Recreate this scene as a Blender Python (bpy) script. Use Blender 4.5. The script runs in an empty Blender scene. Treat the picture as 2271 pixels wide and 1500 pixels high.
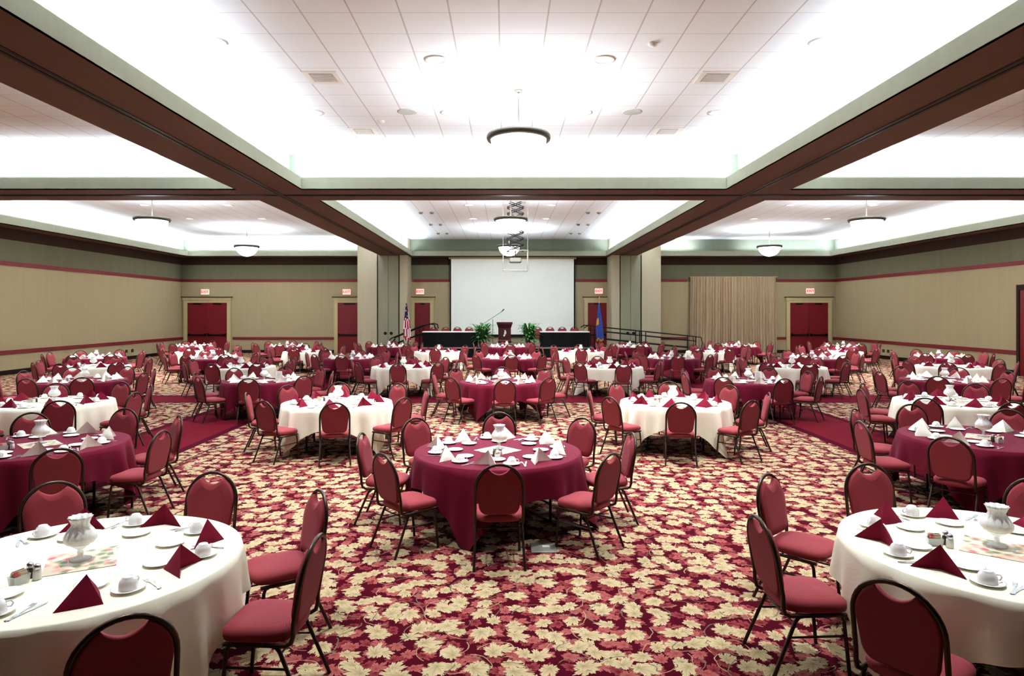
import bpy, math, random
from mathutils import Vector
random.seed(7)
PI = math.pi
COL = bpy.context.scene.collection
R = math.radians

# ------------------------------------------------------------------ helpers
def lin(r, g, b):
    f = lambda c: (c/255/12.92) if c/255 <= .04045 else ((c/255+.055)/1.055)**2.4
    return (f(r), f(g), f(b), 1)

class MB:
    """collects verts and faces of one mesh"""
    def __init__(s): s.v = []; s.f = []; s.m = []; s.s = []
    def add(s, vs, fs, mi=0, smooth=False):
        o = len(s.v); s.v += [tuple(v) for v in vs]
        for f in fs: s.f.append(tuple(i+o for i in f)); s.m.append(mi); s.s.append(smooth)
        return s
    def box(s, x0, x1, y0, y1, z0, z1, mi=0):
        vs = [(x, y, z) for z in (z0, z1) for y in (y0, y1) for x in (x0, x1)]
        return s.add(vs, [(0,2,3,1),(4,5,7,6),(0,1,5,4),(2,6,7,3),(0,4,6,2),(1,3,7,5)], mi)
    def quad(s, a, b, c, d, mi=0): return s.add([a,b,c,d], [(0,1,2,3)], mi)
    def bevbox(s, x0, x1, y0, y1, z0, z1, b, mi=0):
        rings = []
        for z, i in ((z0, b), (z0+b, 0), (z1-b, 0), (z1, b)):
            a0, a1, c0, c1 = x0+i, x1-i, y0+i, y1-i
            rings.append([(a0+b,c0,z),(a1-b,c0,z),(a1,c0+b,z),(a1,c1-b,z),(a1-b,c1,z),(a0+b,c1,z),(a0,c1-b,z),(a0,c0+b,z)])
        return s.loft(rings, mi=mi)
    def loft(s, rings, mi=0, smooth=False, cap=True, closed=True):
        n = len(rings[0]); vs = [p for r in rings for p in r]; fs = []
        for i in range(len(rings)-1):
            for j in range(n if closed else n-1):
                k = (j+1) % n
                fs.append((i*n+j, i*n+k, (i+1)*n+k, (i+1)*n+j))
        s.add(vs, fs, mi, smooth)
        if cap and closed:
            s.add(rings[0][::-1], [tuple(range(n))], mi, smooth); s.add(rings[-1], [tuple(range(n))], mi, smooth)
        return s
    def lathe(s, prof, n=16, mi=0, c=(0,0,0), smooth=True, wob=None, cap=True):
        rings = []
        for i, (r, z) in enumerate(prof):
            rings.append([(c[0]+(r if not wob else wob(r,z,2*PI*j/n))*math.cos(2*PI*j/n),
                           c[1]+(r if not wob else wob(r,z,2*PI*j/n))*math.sin(2*PI*j/n), c[2]+z) for j in range(n)])
        return s.loft(rings, mi, smooth, cap)
    def tube(s, pts, r, n=8, mi=0, cap=True, ry=None):
        pts = [Vector(p) for p in pts]; rings = []; up = None
        for i, p in enumerate(pts):
            t = (pts[min(i+1, len(pts)-1)] - pts[max(i-1, 0)]).normalized()
            if up is None:
                up = Vector((0,0,1)) if abs(t.z) < .9 else Vector((1,0,0))
            a = (up - t*up.dot(t)).normalized(); b = t.cross(a); up = a
            rr = r[i] if isinstance(r, (list, tuple)) else r
            rings.append([tuple(p + a*rr*math.cos(2*PI*j/n) + b*rr*math.sin(2*PI*j/n)) for j in range(n)])
        return s.loft(rings, mi, True, cap)
    def mesh(s, name, mats):
        me = bpy.data.meshes.new(name); me.from_pydata(s.v, [], s.f)
        for m in mats: me.materials.append(m)
        me.polygons.foreach_set('material_index', s.m); me.polygons.foreach_set('use_smooth', s.s)
        me.update(); return me
    def build(s, name, mats, parent=None, loc=(0,0,0), rz=0):
        if not isinstance(mats, (list, tuple)): mats = [mats]
        o = bpy.data.objects.new(name, s.mesh(name, mats)); COL.objects.link(o)
        o.location = loc; o.rotation_euler = (0,0,rz); o.parent = parent
        return o

def tag(o, label=None, cat=None, group=None, kind=None):
    if label: o['label'] = label
    if cat: o['category'] = cat
    if group: o['group'] = group
    if kind: o['kind'] = kind
    return o
def empty(name, loc=(0,0,0), rz=0):
    o = bpy.data.objects.new(name, None); COL.objects.link(o); o.empty_display_size = .1
    o.location = loc; o.rotation_euler = (0,0,rz); return o
def thing(name, label, cat, loc=(0,0,0), rz=0, group=None, kind=None):
    return tag(empty(name, loc, rz), label, cat, group, kind)
def dup(o, loc, rz, label=None, group=None):
    r = o.copy(); COL.objects.link(r); r.location = loc; r.rotation_euler = (0,0,rz)
    if label: r['label'] = label
    if group: r['group'] = group
    for ch in o.children:
        c = ch.copy(); COL.objects.link(c); c.parent = r
        for g in ch.children:
            d = g.copy(); COL.objects.link(d); d.parent = c
    return r

# ------------------------------------------------------------------ node helpers
class NT:
    def __init__(s, name):
        s.mat = bpy.data.materials.new(name); s.mat.use_nodes = True
        s.t = s.mat.node_tree; s.n = s.t.nodes; s.bsdf = s.n['Principled BSDF']
    def node(s, typ, **kw):
        n = s.n.new(typ)
        for k, v in kw.items(): setattr(n, k, v)
        return n
    def put(s, sock, v):
        if v is None: return
        if hasattr(v, 'is_output'): s.t.links.new(v, sock)
        else: sock.default_value = v
    def m(s, op, a, b=None, c=None, clamp=False):
        n = s.node('ShaderNodeMath', operation=op, use_clamp=clamp)
        for i, v in enumerate((a, b, c)): s.put(n.inputs[i], v)
        return n.outputs[0]
    def vm(s, op, a, b=None, out=0):
        n = s.node('ShaderNodeVectorMath', operation=op)
        s.put(n.inputs[0], a)
        if b is not None: s.put(n.inputs[1], b)
        return n.outputs[out]
    def scale(s, a, k):
        n = s.node('ShaderNodeVectorMath', operation='SCALE'); s.put(n.inputs[0], a); s.put(n.inputs['Scale'], k); return n.outputs[0]
    def mix(s, f, a, b):
        n = s.node('ShaderNodeMix', data_type='RGBA'); s.put(n.inputs[0], f); s.put(n.inputs[6], a); s.put(n.inputs[7], b); return n.outputs[2]
    def sep(s, v):
        n = s.node('ShaderNodeSeparateXYZ'); s.put(n.inputs[0], v); return n.outputs
    def pos(s): return s.node('ShaderNodeNewGeometry').outputs['Position']
    def obj(s): return s.node('ShaderNodeTexCoord').outputs['Object']
    def noise(s, vec, scale, detail=2, out='Fac', dim='3D', dist=0):
        n = s.node('ShaderNodeTexNoise', noise_dimensions=dim); s.put(n.inputs['Vector'], vec)
        n.inputs['Scale'].default_value = scale; n.inputs['Detail'].default_value = detail; n.inputs['Distortion'].default_value = dist
        return n.outputs[out]
    def step(s, v, lo, hi):
        n = s.node('ShaderNodeMapRange'); s.put(n.inputs[0], v); s.put(n.inputs[1], lo); s.put(n.inputs[2], hi)
        n.inputs[3].default_value = 0; n.inputs[4].default_value = 1; return n.outputs[0]
    def bump(s, h, st=.3, dist=.01):
        n = s.node('ShaderNodeBump'); s.put(n.inputs['Height'], h); n.inputs['Strength'].default_value = st; n.inputs['Distance'].default_value = dist
        s.t.links.new(n.outputs[0], s.bsdf.inputs['Normal'])
    def set(s, **kw):
        for k, v in kw.items(): s.put(s.bsdf.inputs[k.replace('_', ' ')], v)
        return s.mat

def simple(name, col, rough=.6, metal=0, var=.06, nscale=6, spec=.3, bump=None):
    t = NT(name); n = t.noise(t.obj(), nscale, 3)
    dark = tuple(c*(1-var*2.2) for c in col[:3])+(1,); lite = tuple(min(1, c*(1+var)) for c in col[:3])+(1,)
    c = t.mix(n, dark, lite)
    if bump: t.bump(t.noise(t.obj(), bump[0], 2), bump[1], .004)
    return t.set(Base_Color=c, Roughness=rough, Metallic=metal, Specular_IOR_Level=spec)
def emit(name, col, st):
    t = NT(name); n = t.noise(t.obj(), 3, 1)
    return t.set(Base_Color=col, Emission_Color=col, Emission_Strength=t.m('MULTIPLY', t.m('ADD', .9, t.m('MULTIPLY', n, .2)), st), Roughness=.4)

# ------------------------------------------------------------------ materials
M = {}
def mat_carpet():
    t = NT('carpet'); P = t.pos(); x, y, z = t.sep(P)
    base = lin(70, 8, 24)
    col = base
    wob = t.noise(P, 9, 1, out='Color'); Pw = t.vm('ADD', P, t.scale(t.vm('SUBTRACT', wob, (.5,.5,.5)), .05))
    def leaf(off, cell, size, jag):
        p = t.scale(t.vm('ADD', Pw, off), 1/cell)
        v = t.node('ShaderNodeTexVoronoi', voronoi_dimensions='2D', feature='F1'); t.put(v.inputs['Vector'], p)
        v.inputs['Scale'].default_value = 1; v.inputs['Randomness'].default_value = .75
        d = t.vm('SUBTRACT', p, v.outputs['Position'])
        cr = t.node('ShaderNodeSeparateColor'); t.put(cr.inputs[0], v.outputs['Color'])
        rot = t.node('ShaderNodeVectorRotate', rotation_type='Z_AXIS'); t.put(rot.inputs['Vector'], d)
        t.put(rot.inputs['Angle'], t.m('MULTIPLY', cr.outputs[0], 6.28))
        dx, dy, _ = t.sep(rot.outputs[0]); dy = t.m('MULTIPLY', dy, 1.45)
        th = t.m('ARCTAN2', dy, dx)
        r = t.m('SQRT', t.m('ADD', t.m('MULTIPLY', dx, dx), t.m('MULTIPLY', dy, dy)))
        L = t.m('ABSOLUTE', t.m('COSINE', t.m('MULTIPLY', th, 3.5)))
        S = t.m('ABSOLUTE', t.m('COSINE', t.m('MULTIPLY', th, jag)))
        k = t.m('ADD', t.m('ADD', t.m('MULTIPLY', L, .42), t.m('MULTIPLY', S, .2)), .4)
        k = t.m('MULTIPLY', k, t.m('ADD', .72, t.m('MULTIPLY', t.m('COSINE', th), .28)))
        Rr = t.m('MULTIPLY', k, size)
        mask = t.step(t.m('SUBTRACT', Rr, r), 0, .02)
        q = t.m('DIVIDE', r, Rr)
        vein = t.m('LESS_THAN', t.m('MULTIPLY', t.m('ABSOLUTE', t.m('SINE', t.m('MULTIPLY', th, 3.5))), r), .016)
        curl = t.m('MULTIPLY', t.m('LESS_THAN', t.m('ABSOLUTE', t.m('SUBTRACT', r, t.m('ADD', .42, t.m('MULTIPLY', th, .075)))), .02), t.m('GREATER_THAN', cr.outputs[1], .45))
        return mask, q, vein, curl
    def over(col, off, cell, size, jag, c_in, c_out, c_vein, va=.6, curl=None):
        mk, q, ve, cu = leaf(off, cell, size, jag)
        c = t.mix(t.step(q, .15, .95), c_in, c_out)
        c = t.mix(t.m('MULTIPLY', ve, va), c, c_vein)
        if curl: col = t.mix(cu, col, curl)
        return t.mix(mk, col, c)
    rose, rose2, rosed = lin(150, 90, 84), lin(132, 66, 64), lin(90, 24, 34)
    cr1, cr2, sage = lin(176, 160, 126), lin(150, 132, 100), lin(100, 96, 76)
    col = over(col, (3.1, 1.7, 0), .15, .66, 10.5, rosed, rose2, rosed)
    col = over(col, (7.4, 5.2, 0), .17, .62, 10.5, rose2, rose, rosed)
    # scrolling stems
    col = over(col, (1.3, 9.7, 0), .22, .56, 10.5, cr2, cr1, sage, .6, cr2)
    col = over(col, (5.9, 2.4, 0), .27, .56, 17.5, cr2, cr1, sage, .6, sage)
    # plain burgundy strips with dark edges, running under the partition tracks
    def band(v, a, b):
        return t.m('MULTIPLY', t.m('GREATER_THAN', v, a), t.m('LESS_THAN', v, b))
    def mx(*a):
        r = a[0]
        for q in a[1:]: r = t.m('MAXIMUM', r, q)
        return r
    strip = mx(band(x, -6.95, -5.3), band(x, 5.7, 7.3), band(y, 16.6, 18.1))
    line = mx(band(x, -7.32, -7.27), band(x, -4.98, -4.93), band(x, 5.33, 5.38), band(x, 7.62, 7.67), band(y, 16.23, 16.28), band(y, 18.42, 18.47))
    inner = mx(band(x, -6.78, -5.47), band(x, 5.87, 7.13), band(y, 16.77, 17.93))
    col = t.mix(t.m('MULTIPLY', line, .75), col, lin(60, 22, 30))
    plain = t.mix(t.noise(P, 60, 2), lin(92, 20, 32), lin(112, 30, 42))
    col = t.mix(strip, col, t.mix(inner, lin(72, 10, 30), plain))
    t.bump(t.noise(P, 260, 1), .25, .004)
    return t.set(Base_Color=col, Roughness=.95, Specular_IOR_Level=.05)
def mat_ceiling():
    t = NT('ceiling_tiles'); x, y, z = t.sep(t.pos())
    def ln(v, o):
        f = t.m('FRACT', t.m('DIVIDE', t.m('ADD', v, o), .676))
        d = t.m('MINIMUM', f, t.m('SUBTRACT', 1, f))
        return t.m('LESS_THAN', d, .016)
    g = t.m('MAXIMUM', ln(x, .083+67.6), t.m('MULTIPLY', ln(y, 67.6-8.94), .5))
    n = t.noise(t.pos(), 180, 2)
    c = t.mix(n, lin(232, 236, 240), lin(244, 248, 252))
    return t.set(Base_Color=t.mix(t.m('MULTIPLY', g, .55), c, lin(170, 160, 146)), Roughness=.9, Specular_IOR_Level=.1)
def mat_wall(name, c1, c2):
    t = NT(name); x, y, z = t.sep(t.pos())
    s = t.node('ShaderNodeCombineXYZ'); t.put(s.inputs[0], t.m('MULTIPLY', x, 4)); t.put(s.inputs[1], t.m('MULTIPLY', y, 4)); t.put(s.inputs[2], t.m('MULTIPLY', z, .25))
    return t.set(Base_Color=t.mix(t.noise(s.outputs[0], 1.5, 4), c1, c2), Roughness=.85, Specular_IOR_Level=.15)
def mat_fabric(name, c1, c2, scale, spec=.2, sheen=.2):
    t = NT(name); o = t.obj(); x, y, z = t.sep(o)
    w = t.m('MULTIPLY', t.m('SINE', t.m('MULTIPLY', t.m('ADD', x, z), scale)), t.m('SINE', t.m('MULTIPLY', t.m('ADD', t.m('SUBTRACT', x, z), y), scale)))
    f = t.m('ADD', .5, t.m('MULTIPLY', w, .5))
    t.bump(f, .12, .002)
    return t.set(Base_Color=t.mix(f, c1, c2), Roughness=.8, Specular_IOR_Level=spec, Sheen_Weight=sheen, Sheen_Roughness=.5)
def mat_wood(name, c1, c2, rough=.4):
    t = NT(name); x, y, z = t.sep(t.obj())
    s = t.node('ShaderNodeCombineXYZ'); t.put(s.inputs[0], t.m('MULTIPLY', x, 14)); t.put(s.inputs[1], t.m('MULTIPLY', y, 14)); t.put(s.inputs[2], t.m('MULTIPLY', z, 1.2))
    return t.set(Base_Color=t.mix(t.noise(s.outputs[0], 1, 4), c1, c2), Roughness=rough)
def mat_floral():
    t = NT('floral_print'); o = t.obj()
    v = t.node('ShaderNodeTexVoronoi', feature='F1'); t.put(v.inputs['Vector'], o); v.inputs['Scale'].default_value = 19
    cr = t.node('ShaderNodeSeparateColor'); t.put(cr.inputs[0], v.outputs['Color'])
    pink = t.mix(cr.outputs[1], lin(204, 62, 84), lin(222, 140, 116))
    c = t.mix(t.m('GREATER_THAN', cr.outputs[0], .5), lin(226, 214, 190), pink)
    c = t.mix(t.m('MULTIPLY', t.m('GREATER_THAN', cr.outputs[2], .72), 1), c, lin(112, 124, 78))
    c = t.mix(t.step(v.outputs['Distance'], .3, .75), c, lin(206, 190, 164))
    return t.set(Base_Color=c, Roughness=.4)
def mat_glass(name, tint=(1,1,1,1), op=.35):
    t = NT(name); tr = t.node('ShaderNodeBsdfTransparent'); mx = t.node('ShaderNodeMixShader')
    n = t.noise(t.obj(), 12, 1)
    t.set(Base_Color=tint, Roughness=.12, Specular_IOR_Level=.6)
    t.put(mx.inputs[0], t.m('ADD', op-.05, t.m('MULTIPLY', n, .1))); t.t.links.new(tr.outputs[0], mx.inputs[1]); t.t.links.new(t.bsdf.outputs[0], mx.inputs[2])
    t.t.links.new(mx.outputs[0], t.n['Material Output'].inputs[0]); return t.mat

M['carpet'] = mat_carpet(); M['ceiling'] = mat_ceiling()
M['wall'] = mat_wall('wall_beige', lin(156, 140, 111), lin(166, 150, 120))
M['olive'] = mat_wall('wall_olive', lin(104, 101, 80), lin(114, 110, 88))
M['column'] = mat_wall('column_beige', lin(172, 160, 136), lin(182, 170, 146))
M['panel'] = mat_wall('partition_panel', lin(140, 136, 114), lin(154, 150, 126))
M['brown'] = mat_wall('soffit_brown', lin(114, 89, 78), lin(122, 95, 83))
M['darkbrown'] = mat_wall('band_brown', lin(58, 42, 34), lin(64, 46, 38))
M['fascia'] = mat_wall('fascia_sage', lin(140, 138, 118), lin(149, 147, 127))
M['cove'] = mat_wall('cove_white', lin(122, 126, 112), lin(130, 134, 120))
M['rail'] = mat_wood('rail_wood', lin(104, 24, 28), lin(128, 36, 38), .6)
M['base'] = simple('base_dark', lin(34, 16, 18), .5)
M['door'] = mat_wood('door_wood', lin(104, 14, 24), lin(126, 22, 30), .45)
M['frame'] = mat_wall('door_frame', lin(176, 160, 120), lin(186, 170, 130))
M['black'] = simple('black_metal', lin(26, 24, 24), .45, .3)
M['track'] = simple('track_dark', lin(22, 10, 10), .5)
M['chairfab'] = mat_fabric('chair_fabric', lin(130, 50, 56), lin(152, 70, 75), 560, .2, .05)
M['bronze'] = simple('bronze_tube', lin(74, 60, 50), .32, .75, spec=.5)
M['burg'] = mat_fabric('burgundy_linen', lin(100, 20, 42), lin(114, 28, 52), 900, .12, .04)
M['napburg'] = mat_fabric('burgundy_napkin', lin(120, 24, 48), lin(136, 32, 60), 900, .12, .04)
M['napcream'] = mat_fabric('cream_napkin', lin(248, 244, 226), lin(252, 250, 236), 900, .12, .04)
M['cream'] = mat_fabric('cream_linen', lin(240, 236, 212), lin(248, 244, 224), 900, .15, .1)
M['china'] = simple('white_china', lin(244, 242, 238), .18, 0, .02, spec=.5)
M['steel'] = simple('steel', lin(200, 200, 202), .22, .9)
M['shade'] = simple('frosted_shade', lin(246, 244, 240), .35, 0, .03, 40, bump=(70, .5))
M['glass'] = mat_glass('clear_glass', lin(236, 240, 240), .45)
M['floral'] = mat_floral()
M['packet'] = mat_floral(); M['packet'].name = 'sugar_packets'
M['salt'] = simple('salt_white', lin(236, 234, 228), .4); M['pepper'] = simple('pepper_grey', lin(90, 82, 74), .5)
M['paper'] = simple('paper_white', lin(240, 238, 232), .6)
M['screen'] = simple('screen_fabric', lin(238, 238, 230), .8, 0, .015)
M['skirt'] = simple('black_skirt', lin(16, 15, 17), .8, 0, .2)
M['stage'] = simple('stage_deck', lin(120, 108, 96), .8)
M['drape'] = mat_fabric('drape_cloth', lin(168, 146, 118), lin(180, 158, 130), 200)
M['leafg'] = simple('fern_green', lin(84, 136, 78), .5, 0, .35, 9)
M['pot'] = simple('pot_terracotta', lin(120, 66, 52), .6)
M['lectern'] = mat_wood('lectern_wood', lin(66, 22, 24), lin(86, 32, 32), .35)
M['white'] = simple('white_paint', lin(236, 232, 226), .5, 0, .02)
M['grey'] = simple('grey_metal', lin(150, 146, 136), .45, .4)
M['rim'] = simple('pendant_rim', lin(92, 86, 78), .4, .6)
M['bowl'] = emit('lit_bowl', (1, .97, .9, 1), 2.4)
M['signface'] = emit('sign_face', lin(238, 190, 180), .35)
M['signred'] = emit('sign_red', lin(214, 40, 50), .5)
M['fred'] = simple('flag_red', lin(172, 38, 52), .7); M['fwhite'] = simple('flag_white', lin(232, 224, 220), .7)
M['fblue'] = simple('flag_navy', lin(34, 36, 70), .7); M['sblue'] = simple('flag_blue', lin(62, 84, 160), .7)
M['gold'] = simple('gold', lin(206, 160, 84), .35, .6)
M['slot'] = simple('vent_dark', lin(110, 104, 96), .6)
M['recess'] = simple('vent_recess', lin(176, 172, 164), .6); M['speaker'] = simple('speaker_grille', lin(206, 210, 210), .6)
M['lens'] = emit('downlight_lens', (1, .97, .92, 1), 1.6)

# ------------------------------------------------------------------ the setting
H0 = 2.30                       # eye height
XL, XR, YB, YF = -18.3, 18.7, 37.0, -7.0
ZB, ZC = 5.40, 6.40             # beam soffit, ceiling
def st(o, label=None):
    o['kind'] = 'structure'
    if label: o['label'] = label
    return o
st(MB().quad((XL,YF,0),(XR,YF,0),(XR,YB,0),(XL,YB,0)).build('floor', M['carpet']), 'patterned floral carpet with plain burgundy strips')

def wall(name, a, b, inward):
    """wall from a to b (plan points) as a slab with its bands of colour"""
    m = MB(); ax, ay = a; bx, by = b; n = inward
    for z0, z1, mi in ((0, 4.03, 0), (4.03, 4.98, 1), (4.98, ZB+.02, 2), (ZB+.02, 6.6, 1)):
        m.quad((ax,ay,z0), (bx,by,z0), (bx,by,z1), (ax,ay,z1), mi)
    t = .25
    m.quad((ax-n[0]*t,ay-n[1]*t,0), (bx-n[0]*t,by-n[1]*t,0), (bx-n[0]*t,by-n[1]*t,6.6), (ax-n[0]*t,ay-n[1]*t,6.6), 0)
    return st(m.build(name, [M['wall'], M['olive'], M['darkbrown']] if name != 'wall_front' else [M['darkbrown']]*3))  # unseen front wall coloured dark to cut bounce light onto chair backs
wall('wall_left', (XL,YF), (XL,YB), (1,0)); wall('wall_right', (XR,YB), (XR,YF), (-1,0))
wall('wall_back', (XL,YB), (XR,YB), (0,-1)); wall('wall_front', (XR,YF), (XL,YF), (0,1))

# bays: opening rectangles of the raised ceiling
XS = [(-17.6, -6.8), (-5.15, 5.6), (7.2, 18.05)]; YS = [(-2.2, 16.55), (18.1, 36.3)]
LIP, TR = .31, .42
NTRIM = [0]
def trim(m, mats, label=None, parent=None):
    NTRIM[0] += 1
    return st(m.build('trim_%d' % NTRIM[0], mats, parent), label)
for yi, (y0, y1) in enumerate(YS):
    for xi, (x0, x1) in enumerate(XS):
        c = MB().quad((x0-TR,y0-TR,ZC),(x0-TR,y1+TR,ZC),(x1+TR,y1+TR,ZC),(x1+TR,y0-TR,ZC))
        st(c.build('ceiling', M['ceiling']), 'white tiled ceiling of a raised bay')
        m = MB(); e = .05; zt = ZB+LIP
        def rect(d, z): return [(x0-d,y0-d,z),(x1+d,y0-d,z),(x1+d,y1+d,z),(x0-d,y1+d,z)]
        m.loft([rect(0, ZB), rect(0, zt), rect(e, zt), rect(e, ZB+.03)], 0, cap=False)
        m.loft([rect(e, ZB+.03), rect(TR, ZB+.03), rect(TR, ZC)], 1, cap=False)
        # thin shadow bead near the top of the lip
        trim(m, [M['fascia'], M['cove']], 'pale cove lip around a raised ceiling bay')
def slab(x0, x1, y0, y1, label):
    return trim(MB().box(x0, x1, y0, y1, ZB, ZB+.03), M['brown'], label)
slab(-6.8, -5.15, YF, YB, 'brown soffit of the left partition beam')
slab(5.6, 7.2, YF, YB, 'brown soffit of the right partition beam')
for x0, x1 in XS: slab(x0, x1, 16.55, 18.1, 'brown soffit of the cross beam')
slab(XL, XS[0][0], YF, YB, 'dark soffit along the left wall'); slab(XS[2][1], XR, YF, YB, 'dark soffit along the right wall')
for x0, x1 in XS:
    slab(x0, x1, 36.3, YB, 'dark soffit along the back wall'); slab(x0, x1, YF, -2.2, 'dark soffit along the front wall')
def track(pts):
    m = MB(); (xa, ya), (xb, yb) = pts
    for d in (-.055, .055):
        if xa == xb: m.box(xa+d-.028, xa+d+.028, ya, yb, ZB-.012, ZB+.001)
        else: m.box(xa, xb, ya+d-.028, ya+d+.028, ZB-.012, ZB+.001)
    trim(m, M['track'], 'dark partition track in the beam soffit')
track(((-5.93, YF), (-5.93, 35.3))); track(((6.38, YF), (6.38, 35.3)))
for x0, x1 in ((XL, -6.02), (-5.84, 6.29), (6.47, XR)): track(((x0, 17.32), (x1, 17.32)))

# wall rails and baseboards, broken at doors, curtain and screen
def rail(z0, z1, d, mat, segs, name=None):
    for kind, a, b in segs:
        m = MB()
        if kind == 'L': m.box(XL, XL+d, a, b, z0, z1)
        elif kind == 'R': m.box(XR-d, XR, a, b, z0, z1)
        elif kind == 'B': m.box(a, b, YB-d, YB, z0, z1)
        if name: st(m.build(name + {'L':'left','R':'right','B':'back'}[kind], mat))
        else: trim(m, mat, 'dark red wooden wall rail')
RD0, RD1 = 21.2, 23.7     # door on the right wall
rail(4.02, 4.17, .03, M['rail'], [('L',YF,YB),('R',YF,YB),('B',XL,-7.9),('B',-5.2,-3.1),('B',3.95,5.9),('B',8.2,10.3),('B',15.35,XR)])
rail(.75, .90, .035, M['rail'], [('L',YF,YB),('R',RD1+.15,YB),('R',YF,RD0-.15),('B',XL,-18.1),('B',-15.4,-9.65),('B',8.2,10.3),('B',15.35,15.9),('B',18.55,XR)])
rail(0, .17, .03, M['base'], [('L',YF,YB),('R',RD1+.15,YB),('R',YF,RD0-.15),('B',XL,-18.1),('B',-15.4,-9.65),('B',8.2,10.3),('B',15.35,15.9),('B',18.55,XR)], 'baseboard_')

# doors
ND = [0]
def door(x0, x1, leaves, label):
    ND[0] += 1; zt = 2.84
    d = st(empty('door_%d' % ND[0], ((x0+x1)/2, YB, 0)), label); w = (x1-x0)/2
    f = MB()
    f.box(-w-.2, -w, -.1, 0, 0, zt+.16); f.box(w, w+.2, -.1, 0, 0, zt+.16); f.box(-w, w, -.1, 0, zt, zt+.16)
    f.box(-w-.25, w+.25, -.14, 0, zt+.16, zt+.30); f.box(-w-.3, w+.3, -.18, 0, zt+.30, zt+.34, 1)
    f.build('door_frame', [M['frame'], M['darkbrown']], d)
    for k in range(leaves):
        a = -w + 2*w*k/leaves; b = a + 2*w/leaves
        l = MB().bevbox(a+.008, b-.008, -.06, -.01, .01, zt-.005, .006).build('door_leaf', M['door'], d)
        h = MB(); h.box(a+.05, b-.05, -.13, -.1, .98, 1.06); h.box(a+.06, a+.14, -.13, -.06, .96, 1.1); h.box(b-.14, b-.06, -.13, -.06, .96, 1.1)
        h.build('push_bar', M['black'], l)
        MB().box(a+.35, b-.35 if b-a > 1 else b-.3, -.11, -.06, zt-.1, zt-.03).build('door_closer', M['black'], l)
door(-17.95, -15.7, 2, 'dark red double doors at the left end of the back wall')
door(-9.45, -8.1, 1, 'dark red door beside the left pier')
door(-5.1, -4.23, 1, 'dark red door left of the projection screen')
door(4.68, 5.75, 1, 'dark red door right of the projection screen')
door(16.1, 18.25, 2, 'dark red double doors right of the curtain')
d = st(empty('door_6', (XR, (RD0+RD1)/2, 0)), 'dark framed door on the right wall')
w = (RD1-RD0)/2
f = MB(); f.box(-.08, 0, -w-.12, -w, 0, 3.3); f.box(-.08, 0, w, w+.12, 0, 3.3); f.box(-.08, 0, -w, w, 3.1, 3.3)
f.build('door_frame', M['darkbrown'], d)
for a, b in ((-w, 0), (0, w)): MB().bevbox(-.05, -.01, a+.01, b-.01, .01, 3.1, .006).build('door_leaf', M['door'], d)

# piers with folded partition pockets
def pier(sx, name):
    # sx -1: left pier, +1: right pier.   columns in metres from the room axis
    m = MB()
    if sx < 0: a, b, c, e, ya = -8.0, -6.95, -5.72, -5.3, 35.45
    else: a, b, c, e, ya = 5.78, 6.22, 7.42, 8.45, 35.45
    if sx < 0: wide, slim = (a, b), (c, e)
    else: wide, slim = (c, e), (a, b)
    zt = ZC
    m.box(wide[0], wide[1], ya, YB, 0, zt); m.box(slim[0], slim[1], ya, YB, 0, zt)
    o = st(m.build(name, M['column']), 'beige pier beside the %s partition pocket' % ('left' if sx < 0 else 'right'))
    p0, p1 = b, c
    p = thing('partition_door', 'olive folding partition panels stacked in the %s pier pocket' % ('left' if sx < 0 else 'right'), 'partition', ((p0+p1)/2, ya+.06, 0))
    w = (p1-p0)/2
    MB().box(-w, w, .05, .4, 0, ZB).build('pocket_liner', M['track'], p)
    for k in (0, 1):
        u0 = -w+.05 + k*(w-.05); u1 = u0 + w-.06
        q = MB().bevbox(u0, u1, -.02, .05, .02, ZB-.01, .012).build('panel', M['panel'], p)
        cx = u1-.15 if k == 0 else u0+.16
        kn = MB(); kn.v = []
        ring = [(cx+.085*math.cos(i*PI/8), -.03, 1.16+.085*math.sin(i*PI/8)) for i in range(16)]
        ring2 = [(x, .0, z) for x, y, z in ring]
        kn.loft([ring, ring2]); kn.build('flush_pull', M['black'], q)
pier(-1, 'wall_pier_left'); pier(1, 'wall_pier_right')

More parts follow.
